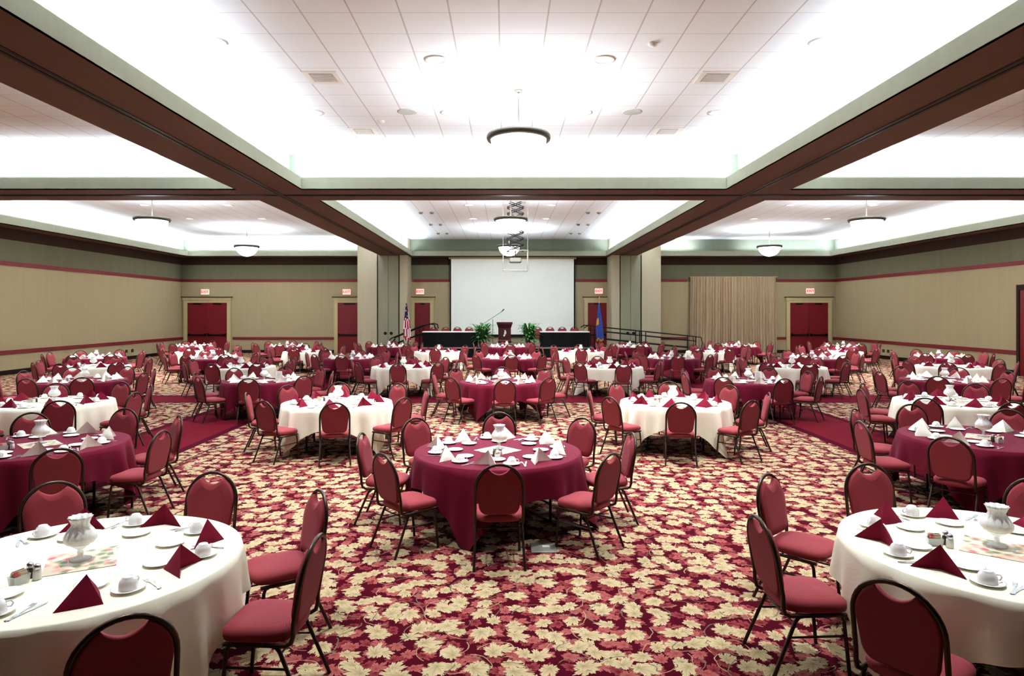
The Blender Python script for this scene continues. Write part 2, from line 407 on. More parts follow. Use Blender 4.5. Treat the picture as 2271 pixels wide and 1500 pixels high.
# ------------------------------------------------------------------ ceiling fittings
def pendant(x, y, label):
    t = thing('pendant_light', label, 'pendant light', (x, y, ZC), 0, 'bowl pendant lights')
    zr = -(ZC - H0 - 3.19)
    MB().lathe([(.01,-.05),(.075,-.045),(.085,-.01),(.08,0)], 16).tube([(0,0,-.04),(0,0,zr+.12)], .016, 8).build('rod', M['rim'], t)
    b = MB(); prof = []
    for i in range(11):
        a = PI/2*i/10; prof.append((max(.004, .51*math.sin(a)), zr-.46*math.cos(a)))
    b.lathe(prof, 32).build('bowl', M['bowl'], t)
    r = MB(); rp = [(.52,-.03),(.575,-.03),(.595,.03),(.575,.075),(.52,.075)]
    rings = [[((rr)*math.cos(2*PI*j/32), rr*math.sin(2*PI*j/32), zr+zz) for j in range(32)] for rr, zz in rp]
    r.loft(rings, 0, True, cap=False)
    for k in range(3):
        a = 2*PI*k/3+.4; r.tube([(.54*math.cos(a), .54*math.sin(a), zr+.05), (.0, 0, zr+.14)], .008, 6)
    r.build('rim', M['rim'], t)
    L = bpy.data.lights.new('pendant_glow', 'AREA'); L.shape = 'DISK'; L.size = 1.0; L.energy = 60; L.color = (.9, 1, 1.08)
    lo = bpy.data.objects.new('pendant_glow', L); COL.objects.link(lo); lo.parent = t; lo.location = (0,0,zr+.1); lo.rotation_euler = (PI,0,0)
    L2 = bpy.data.lights.new('pendant_lamp', 'POINT'); L2.energy = 90; L2.shadow_soft_size = .3; L2.color = (.9, 1, 1.08)
    lo = bpy.data.objects.new('pendant_lamp', L2); COL.objects.link(lo); lo.parent = t; lo.location = (0,0,zr-.85)
for x, y, l in ((.25, 12.03, 'large white bowl pendant hanging in the front centre bay'),
                (.2, 22.6, 'white bowl pendant behind the cross beam, partly crossed by the scissor lift'),
                (.2, 31.8, 'white bowl pendant hanging in front of the projection screen'),
                (-12.2, 22.6, 'nearer white bowl pendant in the left rear bay'),
                (-12.6, 31.9, 'farther white bowl pendant in the left rear bay'),
                (12.55, 22.7, 'nearer white bowl pendant in the right rear bay'),
                (12.9, 31.9, 'farther white bowl pendant in the right rear bay')):
    pendant(x, y, l)

def proj(x, y, z): return (1120+1450*x/y, 693-1450*(z-H0)/y)
VW = ('square white air vent with louvres in the %s of the front bay ceiling')
def vent(x, y, label):
    t = thing('air_vent', label, 'air vent', (x, y, ZC), 0, 'ceiling air vents')
    f = MB(); s = .3
    f.loft([[(a*k, b*k, z) for a, b in ((-1,-1),(1,-1),(1,1),(-1,1))] for k, z in ((s,0),(s,-.012),(s*.72,-.012),(s*.66,-.004))], cap=False)
    f.build('frame', M['white'], t); MB().box(-.2,.2,-.2,.2,-.006,-.001).build('recess', M['recess'], t)
    for k in range(6): MB().box(-.19, .19, -.17+k*.066, -.145+k*.066, -.02, -.006).build('louvre', M['white'], t)
for x, y, l in ((-3.17, 11.4, 'left front'), (3.66, 11.4, 'right front'), (-3.2, 14.8, 'left rear'), (3.67, 14.8, 'right rear')):
    vent(x, y, VW % l)
vent(-8.35, 10.9, 'white air vent at the left picture edge above the left beam')
def downlight(x, y, label):
    t = thing('recessed_downlight', label, 'downlight', (x, y, ZC), 0, 'recessed ceiling downlights')
    MB().lathe([(.19,0),(.19,-.012),(.14,-.014),(.13,-.003)], 20, cap=False).build('trim_ring', M['white'], t)
    MB().lathe([(.001,-.004),(.135,-.004)], 20, cap=False).build('lens', M['lens'], t)
for x, y, l in ((-1.12,10.6,'front left of the near pendant'),(1.6,10.6,'front right of the near pendant'),(-1.14,13.4,'rear left of the near pendant'),(1.6,13.4,'rear right of the near pendant'),
                (-3.9,13.4,'beside the bright left cove of the front bay'),(4.35,13.4,'beside the bright right cove of the front bay'),(-4.4,9.9,'left front of the front bay near the cove'),(4.8,9.9,'right front of the front bay near the cove')):
    downlight(x, y, 'small round recessed downlight ' + l)
for bx, nm in ((.2,'centre'),(-12.2,'left'),(12.5,'right')):
    for dx, dy, q in ((-1.6,25,'left front'),(1.6,25,'right front'),(-1.6,28.6,'left rear'),(1.6,28.6,'right rear')):
        downlight(bx+dx, dy, 'small recessed downlight, %s of four in the rear %s bay' % (q, nm))
for i, (x, y, l) in enumerate(((2.25, 9.95, 'small round smoke detector right of centre in the front bay ceiling'), (-2.65, 14.0, 'small round smoke detector at the left rear of the front bay'))):
    o = MB().lathe([(.075,0),(.075,-.02),(.05,-.05),(.001,-.055)], 16).build('smoke_detector', M['white'], None, (x, y, ZC)); tag(o, l, 'smoke detector')
for x, y, l in ((-2.0, 13.35, 'left'), (2.6, 13.35, 'right')):
    t = thing('ceiling_speaker', 'pale grey flush ceiling speaker %s of the pendant rod' % l, 'ceiling speaker', (x, y, ZC))
    MB().lathe([(.2,0),(.2,-.01),(.17,-.013),(.001,-.013)], 20).build('grille', M['speaker'], t)
for sx in (-1, 1):                       # track spots in the rear centre bay
    for k, (x, y) in enumerate(((3.2, 26.8), (3.65, 26.8), (3.2, 30.4), (3.65, 30.4), (3.2, 33.8), (3.65, 33.8))):
        o = MB(); o.lathe([(.1,0),(.1,-.015),(.075,-.02),(.07,-.05),(.06,-.07),(.001,-.07)], 14)
        o = o.build('spotlight', M['grey'], None, (.2+sx*x, y, ZC))
        tag(o, 'grey ceiling spotlight, %s of the %s pair on the %s of the rear centre bay' % ('inner' if k % 2 == 0 else 'outer', ('front','middle','back')[k//2], 'left' if sx < 0 else 'right'), 'spotlight', 'rear bay ceiling spotlights')

# scissor lift with projector
LX, LY = .38, 24.0
t = thing('projector_lift', 'scissor lift hanging from the ceiling and holding a projector cage', 'projector lift', (LX, LY, 0))
m = MB(); ztop, zbot = ZC-.03, 4.55; n = 8
for i in range(n):
    za = ztop-(ztop-zbot)*i/n; zb = ztop-(ztop-zbot)*(i+1)/n
    for yy in (-.2, .2):
        m.tube([(-.3,yy,za),(.3,yy,zb)], .016, 6); m.tube([(.3,yy,za),(-.3,yy,zb)], .016, 6)
    for xx in (-.3, .3): m.tube([(xx,-.2,zb),(xx,.2,zb)], .014, 6)
m.build('scissor_arms', M['black'], t)
MB().bevbox(-.4,.4,-.3,.3,ZC-.06,ZC-.001,.01).build('top_plate', M['grey'], t)
c = MB(); x0, x1, y0, y1, z0, z1 = -.45, .45, -.3, .3, 3.82, 4.55
for xx in (x0, x1):
    for yy in (y0, y1): c.tube([(xx,yy,z0),(xx,yy,z1)], .014, 6)
for zz in (z0, z1):
    for yy in (y0, y1): c.tube([(x0,yy,zz),(x1,yy,zz)], .014, 6)
    for xx in (x0, x1): c.tube([(xx,y0,zz),(xx,y1,zz)], .014, 6)
for xx in (x0, x1): c.tube([(xx,0,z1),(xx,0,ZC-.03)], .008, 6)
c.build('cage', M['grey'], t)
pr = thing('projector', 'dark video projector hanging inside the lift cage', 'projector', (LX, LY, 4.1))
MB().bevbox(-.22,.22,-.2,.2,.02,.19,.03).build('body', M['slot'], pr)
l = MB(); ring = lambda r, y: [(.08+r*math.cos(j*PI/8), y, .1+r*math.sin(j*PI/8)) for j in range(16)]
l.loft([ring(.06,.2), ring(.065,.27), ring(.05,.27)], 0, True); l.build('lens', M['black'], pr)
m = MB(); m.tube([(0,0,.19),(0,0,.45)], .02, 8); m.box(-.12,.12,-.1,.1,.185,.2); m.build('mount', M['black'], pr)

# ------------------------------------------------------------------ back wall furniture
s = thing('projection_screen', 'large white projection screen covering the middle of the back wall', 'screen', (.42, YB-.12, 0))
MB().box(-3.46, 3.46, -.01, .01, 1.05, 5.36).build('screen_fabric', M['screen'], s)
m = MB()
for x in (-3.53, 3.46): m.box(x, x+.07, -.016, .016, .98, 5.38)
m.box(-3.53, 3.53, -.016, .016, .92, 1.05); m.build('black_border', M['black'], s)
MB().bevbox(-3.6, 3.6, -.06, .115, 5.3, 5.399, .01).build('screen_case', M['frame'], s)

c = thing('curtain', 'tall beige pleated curtain hanging on the back wall right of the pier', 'curtain', (12.85, YB-.16, 0))
pts = []; N = 260
for i in range(N+1):
    u = i/N; x = -2.45+4.9*u
    pts.append((x + .02*math.sin(u*61), -.05+.075*math.sin(u*2*PI*30+1.4*math.sin(u*17))+.03*math.sin(u*2*PI*11+2)))
m = MB(); m.loft([[(x*k, y*(.6 if z > 4 else 1), z) for x, y in pts] for z, k in ((.02,1.0),(1.2,.995),(2.8,.985),(4.1,.98),(4.28,.98))], 0, True, False, False)
m.build('drape', M['drape'], c)
MB().tube([(-2.5,0,4.3),(2.5,0,4.3)], .02, 8).build('curtain_rod', M['frame'], c)

def text_mesh(body, size, name, mat, parent, loc, depth=.006):
    cu = bpy.data.curves.new(name, 'FONT'); cu.body = body; cu.size = size; cu.align_x = 'CENTER'; cu.align_y = 'CENTER'; cu.extrude = depth; cu.offset = .004
    tmp = bpy.data.objects.new('tmp', cu); COL.objects.link(tmp)
    dg = bpy.context.evaluated_depsgraph_get(); dg.update()
    me = bpy.data.meshes.new_from_object(tmp.evaluated_get(dg)); bpy.data.objects.remove(tmp); bpy.data.curves.remove(cu)
    me.name = name; me.materials.clear(); me.materials.append(mat)
    o = bpy.data.objects.new(name, me); COL.objects.link(o); o.parent = parent; o.location = loc; o.rotation_euler = (PI/2,0,0)
    return o
for i, (x, z, l) in enumerate(((-16.95,3.45,'above the left double doors'),(-8.95,3.45,'above the door beside the left pier'),(-4.8,3.47,'above the door left of the screen'),(5.3,3.5,'above the door right of the screen'),(17.25,3.5,'above the double doors right of the curtain'))):
    t = thing('exit_sign', 'red-lettered lit exit sign ' + l, 'exit sign', (x, YB, z), 0, 'exit signs on the back wall')
    MB().bevbox(-.22,.22,-.09,-.002,-.15,.15,.012).build('housing', M['signface'], t)
    text_mesh('EXIT', .2, 'lettering', M['signred'], t, (0,-.092,0))
# wall outlets
def outlet(x, y, z, side, label):
    t = thing('wall_outlet', label, 'outlet', (x, y, z))
    s = 1 if side == 'L' else -1
    MB().box(min(0,s*.012), max(0,s*.012), -.09, .09, -.07, .07).build('cover_plate', M['black'], t)
    m = MB()
    for yy in (-.045, .02): m.box(min(s*.012,s*.018), max(s*.012,s*.018), yy, yy+.03, -.03, .03)
    m.build('sockets', M['slot'], t)
outlet(XL, 31.6, .42, 'L', 'dark outlet plate on the left wall, nearer of two'); outlet(XL, 32.1, .42, 'L', 'dark outlet plate on the left wall, farther of two')
outlet(XL, 27.6, .40, 'L', 'small dark outlet low on the left wall behind the chairs')
outlet(XR, 32.3, .40, 'R', 'dark outlet plate on the right wall, farther of two'); outlet(XR, 31.9, .40, 'R', 'dark outlet plate on the right wall, nearer of two')

# ------------------------------------------------------------------ stage
SZ = .60; SX0, SX1, SY0, SY1 = -4.1, 4.3, 31.6, 36.75
sg = thing('stage', 'low stage riser with black skirt in front of the screen', 'stage', (0, 0, 0))
MB().box(SX0, SX1, SY0, SY1, SZ-.06, SZ).build('deck', M['stage'], sg)
m = MB(); pp = []
for i in range(161):
    u = i/160; pp.append((SX0+.03+(SX1-SX0-.06)*u, SY0+.03+.012*math.sin(u*2*PI*60)))
m.loft([[(x, y, z) for x, y in pp] for z in (.01, SZ-.06)], 0, True, False, False)
m.quad((SX0+.03,SY0+.03,0),(SX0+.03,SY1,0),(SX0+.03,SY1,SZ-.06),(SX0+.03,SY0+.03,SZ-.06)); m.quad((SX1-.03,SY0+.03,0),(SX1-.03,SY1,0),(SX1-.03,SY1,SZ-.06),(SX1-.03,SY0+.03,SZ-.06))
m.build('stage_skirt', M['skirt'], sg)
MB().box(SX0, SX1, SY0-.012, SY0, SZ-.05, SZ+.002).build('edge_trim', M['grey'], sg)
def head_table(x0, x1, label):
    y = 32.1; t = thing('head_table', label, 'table', ((x0+x1)/2, y, SZ)); w = (x1-x0)/2
    MB().bevbox(-w, w, -.32, .38, .70, .75, .012).build('tabletop', M['grey'], t)
    for sx in (-1, 1):
        for yy in (-.2, .26): MB().tube([(sx*(w-.2),yy,0),(sx*(w-.2),yy,.71)], .016, 8).build('leg', M['black'], t)
    m = MB(); pp = []
    N = 70
    for i in range(N+1):
        u = i/N; pp.append((-w-.01+(2*w+.02)*u, -.345+.012*math.sin(u*2*PI*24)))
    m.loft([[(x, yy-(.02 if z < .1 else 0), z) for x, yy in pp] for z in (.012, .4, .735)], 0, True, False, False)
    for sx in (-1, 1): m.quad((sx*(w+.012),-.345,.012),(sx*(w+.012),.39,.012),(sx*(w+.012),.39,.735),(sx*(w+.012),-.345,.735))
    sk = m.build('table_skirt', M['skirt'], None, ((x0+x1)/2, y, SZ)); tag(sk, 'black pleated skirt around the ' + label.split(' on ')[0].replace('long ', ''), 'table skirt')
    cl = MB().bevbox(-w-.02, w+.02, -.36, .4, .7515, .765, .003)
    cl.quad((-w-.02,-.361,.72),(w+.02,-.361,.72),(w+.02,-.361,.76),(-w-.02,-.361,.76))
    cl = cl.build('tablecloth', M['white'], None, ((x0+x1)/2, y, SZ)); tag(cl, 'white cloth covering the top of the ' + label.split(' on ')[0].replace('long ', ''), 'tablecloth')
head_table(-4.0, -1.35, 'long left head table on the stage'); head_table(1.72, 4.1, 'long right head table on the stage')

# lectern
t = thing('lectern', 'dark wooden lectern with a white emblem in the middle of the stage', 'lectern', (-.02, 32.3, SZ))
m = MB(); m.loft([[(a*w, b*dd, z) for a, b in ((-1,-1),(1,-1),(1,1),(-1,1))] for w, dd, z in ((.33,.24,.18),(.33,.24,.3),(.31,.22,.35),(.31,.22,.92),(.36,.27,1.08),(.37,.28,1.12))])
m.build('body', M['lectern'], t)
m = MB(); m.loft([[(-.39,-.3,1.12),(.39,-.3,1.12),(.39,.3,1.0+.12),(-.39,.3,1.12)], [(-.39,-.3,1.22),(.39,-.3,1.22),(.39,.3,1.16),(-.39,.3,1.16)]]); m.build('reading_top', M['lectern'], t)
MB().bevbox(-.37,.37,-.27,.27,.0,.18,.01).build('base', M['grey'], t)
e = MB(); P2 = [(-.05,.52),(-.02,.50),(.03,.55),(.035,.64),(.07,.62),(.09,.70),(.06,.80),(.02,.84),(-.02,.80),(.005,.74),(-.03,.7),(-.02,.62),(-.07,.58)]
e.add([(x, -.2255, z) for x, z in P2], [tuple(range(len(P2)))]); e.build('emblem', M['white'], t)

# boom microphone
t = thing('microphone_stand', 'black boom microphone stand beside the lectern', 'microphone stand', (-.6, 31.95, SZ))
m = MB(); m.lathe([(.13,0),(.13,.02),(.03,.035),(.02,.05)], 16); m.tube([(0,0,.03),(0,0,1.36)], .011, 8); m.build('pole', M['black'], t)
MB().tube([(-.52,0,1.1),(.42,-.02,1.72)], .009, 8).build('boom', M['black'], t)
MB().tube([(.40,-.02,1.70),(.50,-.02,1.80),(.55,-.02,1.86)], [.012,.03,.03], 10).build('microphone', M['slot'], t)

# ferns
def fern(x, y, seed, label):
    rnd = random.Random(seed); t = thing('potted_fern', label, 'potted plant', (x, y, SZ))
    MB().lathe([(.13,0),(.14,.02),(.18,.26),(.2,.28),(.2,.31),(.16,.31),(.15,.26)], 20).build('pot', M['pot'], t)
    m = MB()
    for k in range(120):
        a = rnd.uniform(0, 2*PI); ln = rnd.uniform(.3, .72); rise = rnd.uniform(.1, .75); wd = rnd.uniform(.04, .075)
        L, C, Rr = [], [], []
        for i in range(7):
            u = i/6; rad = .04+ln*u; z = .3+rise*math.sin(u*PI*.62)*1.25 - .22*u*u*(1-rise)
            ww = wd*math.sin(PI*min(1, u*.92+.08))**.8
            ca, sa = math.cos(a+.25*u), math.sin(a+.25*u)
            L.append((rad*ca-ww*sa, rad*sa+ww*ca, z)); C.append((rad*ca, rad*sa, z+.015*(1-u))); Rr.append((rad*ca+ww*sa, rad*sa-ww*ca, z))
        m.loft([L, C, Rr], 0, True, False, False)
    m.build('foliage', M['leafg'], t)
fern(-1.1, 31.85, 3, 'bushy green potted plant left of the lectern'); fern(1.2, 31.85, 5, 'bushy green potted plant right of the lectern')

# flags
def flag(x, y, label, us):
    t = thing('flag_stand', label, 'flag', (x, y, 0)); hh = 2.88
    m = MB(); m.lathe([(.2,0),(.2,.02),(.06,.06),(.025,.12)], 16); m.tube([(0,0,.06),(0,0,hh)], .015, 8); m.build('flagpole', M['gold'], t)
    MB().lathe([(.005,hh),(.03,hh+.02),(.012,hh+.06),(.035,hh+.09),(.02,hh+.15),(.002,hh+.19)], 10).build('finial', M['gold'], t)
    m = MB(); N = 26; rows = 22; g = []
    for j in range(rows+1):
        v = j/rows; row = []
        for i in range(N+1):
            u = i/N; wd = .05+.30*min(1, v*1.5)**.9
            a = u*2*PI
            rr = wd*(.42+.12*math.cos(9*a+v*2)*min(1, v*2))
            row.append((rr*math.cos(a)*1.0 + .05*v - .03, .45*rr*math.sin(a)-.02, hh-.14-1.72*v-.12*v*abs(math.sin(a*1.5))))
        g.append(row)
    vs = [p for r in g for p in r]
    for j in range(rows):
        for i in range(N):
            k = j*(N+1)+i
            if us: mi = 2 if (j < 9 and (i % 26) in range(9, 24)) and not (j % 3 == 1 and i % 3 == 0) else ((i//2+j//5) % 2)
            else: mi = 1 if (9 <= j <= 12 and i in (14, 15, 16, 17)) or j == rows-1 else 0
            m.add([vs[k], vs[k+1], vs[k+N+2], vs[k+N+1]], [(0,1,2,3)], mi, True)
    m.build('flag_cloth', [M['fred'], M['fwhite'], M['fblue']] if us else [M['sblue'], M['gold']], t)
flag(-4.72, 31.5, 'red and white striped flag hanging on a pole left of the stage', True)
flag(4.55, 31.5, 'blue flag hanging on a pole right of the stage', False)

# stage steps with handrail, left
t = thing('stage_steps', 'black steps with handrails leading up to the left of the stage', 'steps', (0,0,0))
for k in range(4):
    MB().box(-5.82+k*.42, -5.82+(k+1)*.42, 33.0, 34.3, .0 if k == 0 else .15*k-.02, .15*(k+1)-.005).build('step', M['skirt'], t)
def hand(pts, posts, name='handrail'):
    m = MB(); m.tube(pts, .03, 8)
    for p, q in posts: m.tube([p, q], .022, 8)
    m.build(name, M['black'], t)
for y in (32.95, 34.35):
    hand([(-5.9,y,.25),(-5.9,y,.75),(-5.75,y,.98),(-4.2,y,1.62),(-3.75,y,1.72),(-3.55,y,1.66),(-3.5,y,1.45)],
         [((-5.55,y,.0),(-5.55,y,1.05)),((-5.1,y,.05),(-5.1,y,1.24)),((-4.3,y,.35),(-4.3,y,1.58)),((-5.9,y,0),(-5.9,y,.3))])
    hand([(-5.8,y,.62),(-4.3,y,1.2)], [], 'lower_rail')
# access ramp on the right
t = thing('access_ramp', 'black access ramp with double pipe rails down from the right of the stage', 'ramp', (0,0,0))
m = MB(); m.loft([[(4.32,y0,.0),(4.32,y0,.56),(4.32,y1,.56),(4.32,y1,0)] for y0, y1 in ((33.2,34.6),)] + [[(9.8,33.2,0),(9.8,33.2,.03),(9.8,34.6,.03),(9.8,34.6,0)]])
m.build('ramp_deck', M['skirt'], t)
def zr(x): return .58-.55*(x-4.32)/(9.8-4.32)
for y in (33.15, 34.65):
    for xa, xb in ((4.5, 6.95), (7.1, 9.7)):
        for hgt, nm in ((1.02, 'top_rail'), (.8, 'mid_rail'), (.42, 'low_rail')):
            MB().tube([(xa,y,zr(xa)+hgt),(xb,y,zr(xb)+hgt)], .024, 8).build(nm, M['black'], t)
        for x in (xa+.03, xb-.03): MB().tube([(x,y,0),(x,y,zr(x)+1.02)], .026, 8).build('post', M['black'], t)
    MB().tube([(9.67,y,zr(9.7)+1.02),(9.95,y,zr(9.7)+.98),(10.0,y,zr(9.7)+.7),(9.95,y,.45),(9.68,y,.44)], .024, 8).build('rail_end', M['black'], t)
    MB().tube([(4.0,y,1.5),(4.2,y,1.62),(4.5,y,1.6)], .024, 8).build('rail_start', M['black'], t)

# ------------------------------------------------------------------ chairs
def chair_parts():
    d = {}
    # seat
    m = MB(); n = 32
    def outline(z, ins, drop=0):
        pts = []
        for j in range(n):
            a = 2*PI*j/n; c, s_ = math.cos(a), math.sin(a)
            k = (abs(c)**4+abs(s_)**4)**-.25
            w = .222 + .012*s_
            pts.append(((w-ins)*c*k, .02+(.222-ins)*s_*k, z-drop*max(0, s_)**3))
        return pts
    m.loft([outline(.402,.03), outline(.41,.006), outline(.43,0), outline(.455,.001,.004), outline(.474,.016,.012), outline(.486,.05,.012), outline(.491,.11,.006), outline(.493,.17)], 0, True)
    d['seat'] = m
    # backrest pad
    yb = lambda v: -.205-(v-.47)*.17
    out = []
    for i in range(7):                                   # bottom left corner .. bottom right corner (rounded)
        a = PI+PI/2*i/6; out.append((-.115+.07*math.cos(a), .575+.09*math.sin(a)))
    for i in range(7):
        a = -PI/2+PI/2*i/6; out.append((.115+.07*math.cos(a), .575+.09*math.sin(a)))
    for i in range(11):
        a = R(62)*i/10; out.append((.203*math.cos(a), .725+.207*math.sin(a)))
    for i in range(1, 12):
        u = i/12; x = .0953-.1906*u; out.append((x, .908-.052*math.sin(PI*u)**.8))
    for i in range(11):
        a = R(118)+R(62)*i/10; out.append((.203*math.cos(a), .725+.207*math.sin(a)))
    cx, cz = 0, .71
    def ring(k, dy): return [(cx+(x-cx)*k, yb(cz+(z-cz)*k)+dy, cz+(z-cz)*k) for x, z in out]
    m = MB(); m.loft([ring(.94,-.012), ring(.995,-.008), ring(1,.006), ring(.985,.026), ring(.93,.036), ring(.7,.042)], 0, True)
    d['backrest'] = m
    # back frame: one tube from rail, up, over the arch and down
    half = [(.2,.2,.39),(.203,.1,.39),(.206,-.1,.39),(.21,-.17,.392),(.214,-.2,.41),(.215,-.212,.45)]
    half += [(.216, yb(v), v) for v in (.52,.6,.68)]
    arch = [(.216*math.cos(R(180)*i/18), yb(.725+.222*math.sin(R(180)*i/18)), .725+.222*math.sin(R(180)*i/18)) for i in range(19)]
    path = half + arch + [(-x, y, z) for x, y, z in half[::-1]]
    d['back_frame'] = MB().tube(path, .0135, 8)
    legs = []
    for sx in (-1, 1):
        legs.append(MB().tube([(sx*.203,.13,.392),(sx*.204,.165,.385),(sx*.206,.18,.355),(sx*.212,.215,.0)], .0125, 8))
        legs.append(MB().tube([(sx*.206,-.06,.392),(sx*.21,-.11,.385),(sx*.212,-.135,.355),(sx*.228,-.285,.0)], .0125, 8))
    d['leg'] = legs
    st_ = []
    for sx in (-1, 1): st_.append(MB().tube([(sx*.2075,.187,.26),(sx*.2165,-.175,.26)], .008, 6))
    st_.append(MB().tube([(-.213,-.135,.34),(.213,-.135,.34)], .007, 6))
    d['stretcher'] = st_
    return d
CP = chair_parts()
def chair_full():
    t = thing('banquet_chair', 'x', 'chair', (0,0,0))
    CP['seat'].build('seat', M['chairfab'], t); CP['backrest'].build('backrest', M['chairfab'], t)
    CP['back_frame'].build('back_frame', M['bronze'], t)
    for l in CP['leg']: l.build('leg', M['bronze'], t)
    for l in CP['stretcher']: l.build('stretcher', M['bronze'], t)
    return t
def chair_far():
    m = MB()
    for k in ('seat', 'backrest'): m.add(CP[k].v, [], 0); 
    m = MB()
    def put(src, mi):
        o = len(m.v); m.v += src.v; m.f += [tuple(i+o for i in f) for f in src.f]; m.m += [mi]*len(src.f); m.s += src.s
    put(CP['seat'], 0); put(CP['backrest'], 0); put(CP['back_frame'], 1)
    for l in CP['leg']+CP['stretcher']: put(l, 1)
    return tag(m.build('banquet_chair', [M['chairfab'], M['bronze']]), 'x', 'chair')
protos = {}
def place(key, maker, loc, rz, label, group=None):
    if key not in protos:
        o = maker(); protos[key] = o; o.location = loc; o.rotation_euler = (0,0,rz); o['label'] = label
        if group: o['group'] = group
        return o
    return dup(protos[key], loc, rz, label, group)
def inframe(x, y, zs, pad=.3):
    if y < .5: return False
    for dx in (-pad, 0, pad):
        for z in zs:
            px, py = proj(x+dx, y, z)
            if -5 < px < 2276 and -5 < py < 1505: return True
    return False

# ------------------------------------------------------------------ tables
RT, HT = .915, .76
def make_table():
    t = thing('banquet_table', 'x', 'table')
    MB().lathe([(.001,.728),(RT-.012,.728),(RT,.735),(RT,.748),(RT-.008,.754),(.001,.754)], 40, smooth=False, cap=False).build('tabletop', M['lectern'], t)
    for sx in (-1, 1):
        m = MB(); m.tube([(sx*.45,-.38,.012),(sx*.45,-.38,.5),(sx*.4,-.3,.72)], .016, 8); m.tube([(sx*.45,.38,.012),(sx*.45,.38,.5),(sx*.4,.3,.72)], .016, 8)
        m.tube([(sx*.45,-.38,.2),(sx*.45,.38,.2)], .012, 8); m.tube([(sx*.45,-.5,.012),(sx*.45,.5,.012)], .012, 8)
        m.build('leg_frame', M['black'], t)
    return t
def cloth_mb(seed):
    rnd = random.Random(seed); m = MB(); n = 160; rows = 9
    ph = [rnd.uniform(0, 2*PI) for _ in range(6)]
    top = [(r*math.cos(2*PI*j/n), r*math.sin(2*PI*j/n), HT) for r in (.3, .7) for j in range(n)]
    rings = [top[:n], top[n:], [((RT-.015)*math.cos(2*PI*j/n), (RT-.015)*math.sin(2*PI*j/n), HT) for j in range(n)]]
    for i in range(rows+1):
        u = i/rows; ring = []
        for j in range(n):
            a = 2*PI*j/n; side = 1.215/max(abs(math.cos(a)), abs(math.sin(a)))
            drop = min(side-RT, HT-.012) ; s_ = drop*u
            e = ((a % (PI/2))-PI/4)                                   # angle from the cloth corner
            cor = math.exp(-(e/.32)**2)
            f = .8*math.cos(20*e+ph[int(a/(PI/2)) % 4])*cor + .5*math.cos(13*a+ph[4]) + .3*math.cos(23*a+ph[5])
            rr = RT+.006+.012*min(1, u*5) + s_*(.13*f+.065+.06*cor)
            ring.append((rr*math.cos(a), rr*math.sin(a), HT-.012*min(1,u*8)-s_+.0*u if i else HT-.003))
        rings.append(ring)
    m.loft(rings, 0, True, False)
    m.add([p for p in rings[0]], [tuple(range(n))], 0, True)
    return m
CLOTHS = {c: [cloth_mb(s_+(0 if c == 'cream' else 10)).mesh('tablecloth', [M[c]]) for s_ in range(3)] for c in ('cream', 'burg')}
DIRS = ['near', 'near-right', 'right', 'far-right', 'far', 'far-left', 'left', 'near-left']
ORD = ['front-row', 'second-row', 'third-row', 'fourth-row', 'fifth-row', 'sixth-row', 'seventh-row', 'back-row']
POSN = {2: ['left', 'right'], 3: ['left', 'centre', 'right'], 4: ['leftmost', 'left-of-centre', 'right-of-centre', 'rightmost'],
        6: ['leftmost', 'second-left', 'left-of-centre', 'right-of-centre', 'second-right', 'rightmost'],
        7: ['leftmost', 'second-left', 'left-of-centre', 'centre', 'right-of-centre', 'second-right', 'rightmost']}
ROWS = [('cream', [(-2.62,4.05,-7), (3.2,4.25,-4)]),
        ('burg', [(-5.42,7.62,-5), (-.08,7.28,0), (5.9,8.05,0)]),
        ('cream', [(-7.74,11.2,-10), (-2.87,11.2,10), (2.92,11.25,-12), (7.76,11.3,-5)]),
        ('burg', [(-9.6,14.8,-8), (-5.43,14.8,5), (-.09,14.6,0), (5.47,14.75,8), (10.05,14.9,3)]),
        ('cream', [(-11.75,18.7,6), (-7.5,18.6,-9), (-2.86,18.6,2), (2.98,18.6,5), (8.15,18.6,-6), (12.8,18.7,9)]),
        ('burg', [(-13.9,22.2,4), (-9.8,22.0,-7), (-5.15,22.0,3), (.14,22.0,0), (5.6,22.0,-6), (10.4,22.0,8), (14.9,22.4,-3)]),
        ('cream', [(-12.0,25.8,7), (-7.8,25.8,-5), (-2.65,25.8,4), (2.97,25.8,-3), (8.1,25.8,9), (13.1,25.8,-8)]),
        ('burg', [(-14.0,29.4,-4), (-9.8,29.4,6), (-5.2,29.2,-2), (.1,29.2,3), (5.6,29.2,5), (10.5,29.4,-7), (15.2,29.4,2)])]
POSN[5] = ['leftmost', 'left-of-centre', 'centre', 'right-of-centre', 'rightmost']

# tableware makers -------------------------------------------------
def napkin_mb():
    m = MB(); A = Vector((0,.01,.15)); L = Vector((-.145,-.055,0)); Rr = Vector((.145,-.055,0)); B = Vector((0,.115,0)); I = Vector((0,.02,0))
    def tri(a, b, c, bulge):
        n = 5; nrm = (b-a).cross(c-a).normalized(); idx = {}; vs = []
        for i in range(n+1):
            for j in range(n+1-i):
                u, v = i/n, j/n; w = 1-u-v
                idx[i,j] = len(vs); vs.append(a*w+b*u+c*v+nrm*bulge*27*u*v*w)
        fs = []
        for i in range(n):
            for j in range(n-i):
                fs.append((idx[i,j], idx[i+1,j], idx[i,j+1]))
                if i+j < n-1: fs.append((idx[i+1,j], idx[i+1,j+1], idx[i,j+1]))
        m.add(vs, fs, 0, True)
    tri(A, B, L, .010); tri(A, Rr, B, .010); tri(A, L, I, -.006); tri(A, I, Rr, -.006)
    return m
def cup_body(m):
    return m.lathe([(.0495,.0),(.05,.004),(.0495,.02),(.046,.04),(.037,.056),(.028,.063),(.027,.068),(.023,.068),(.022,.064),(.001,.064)], 20)
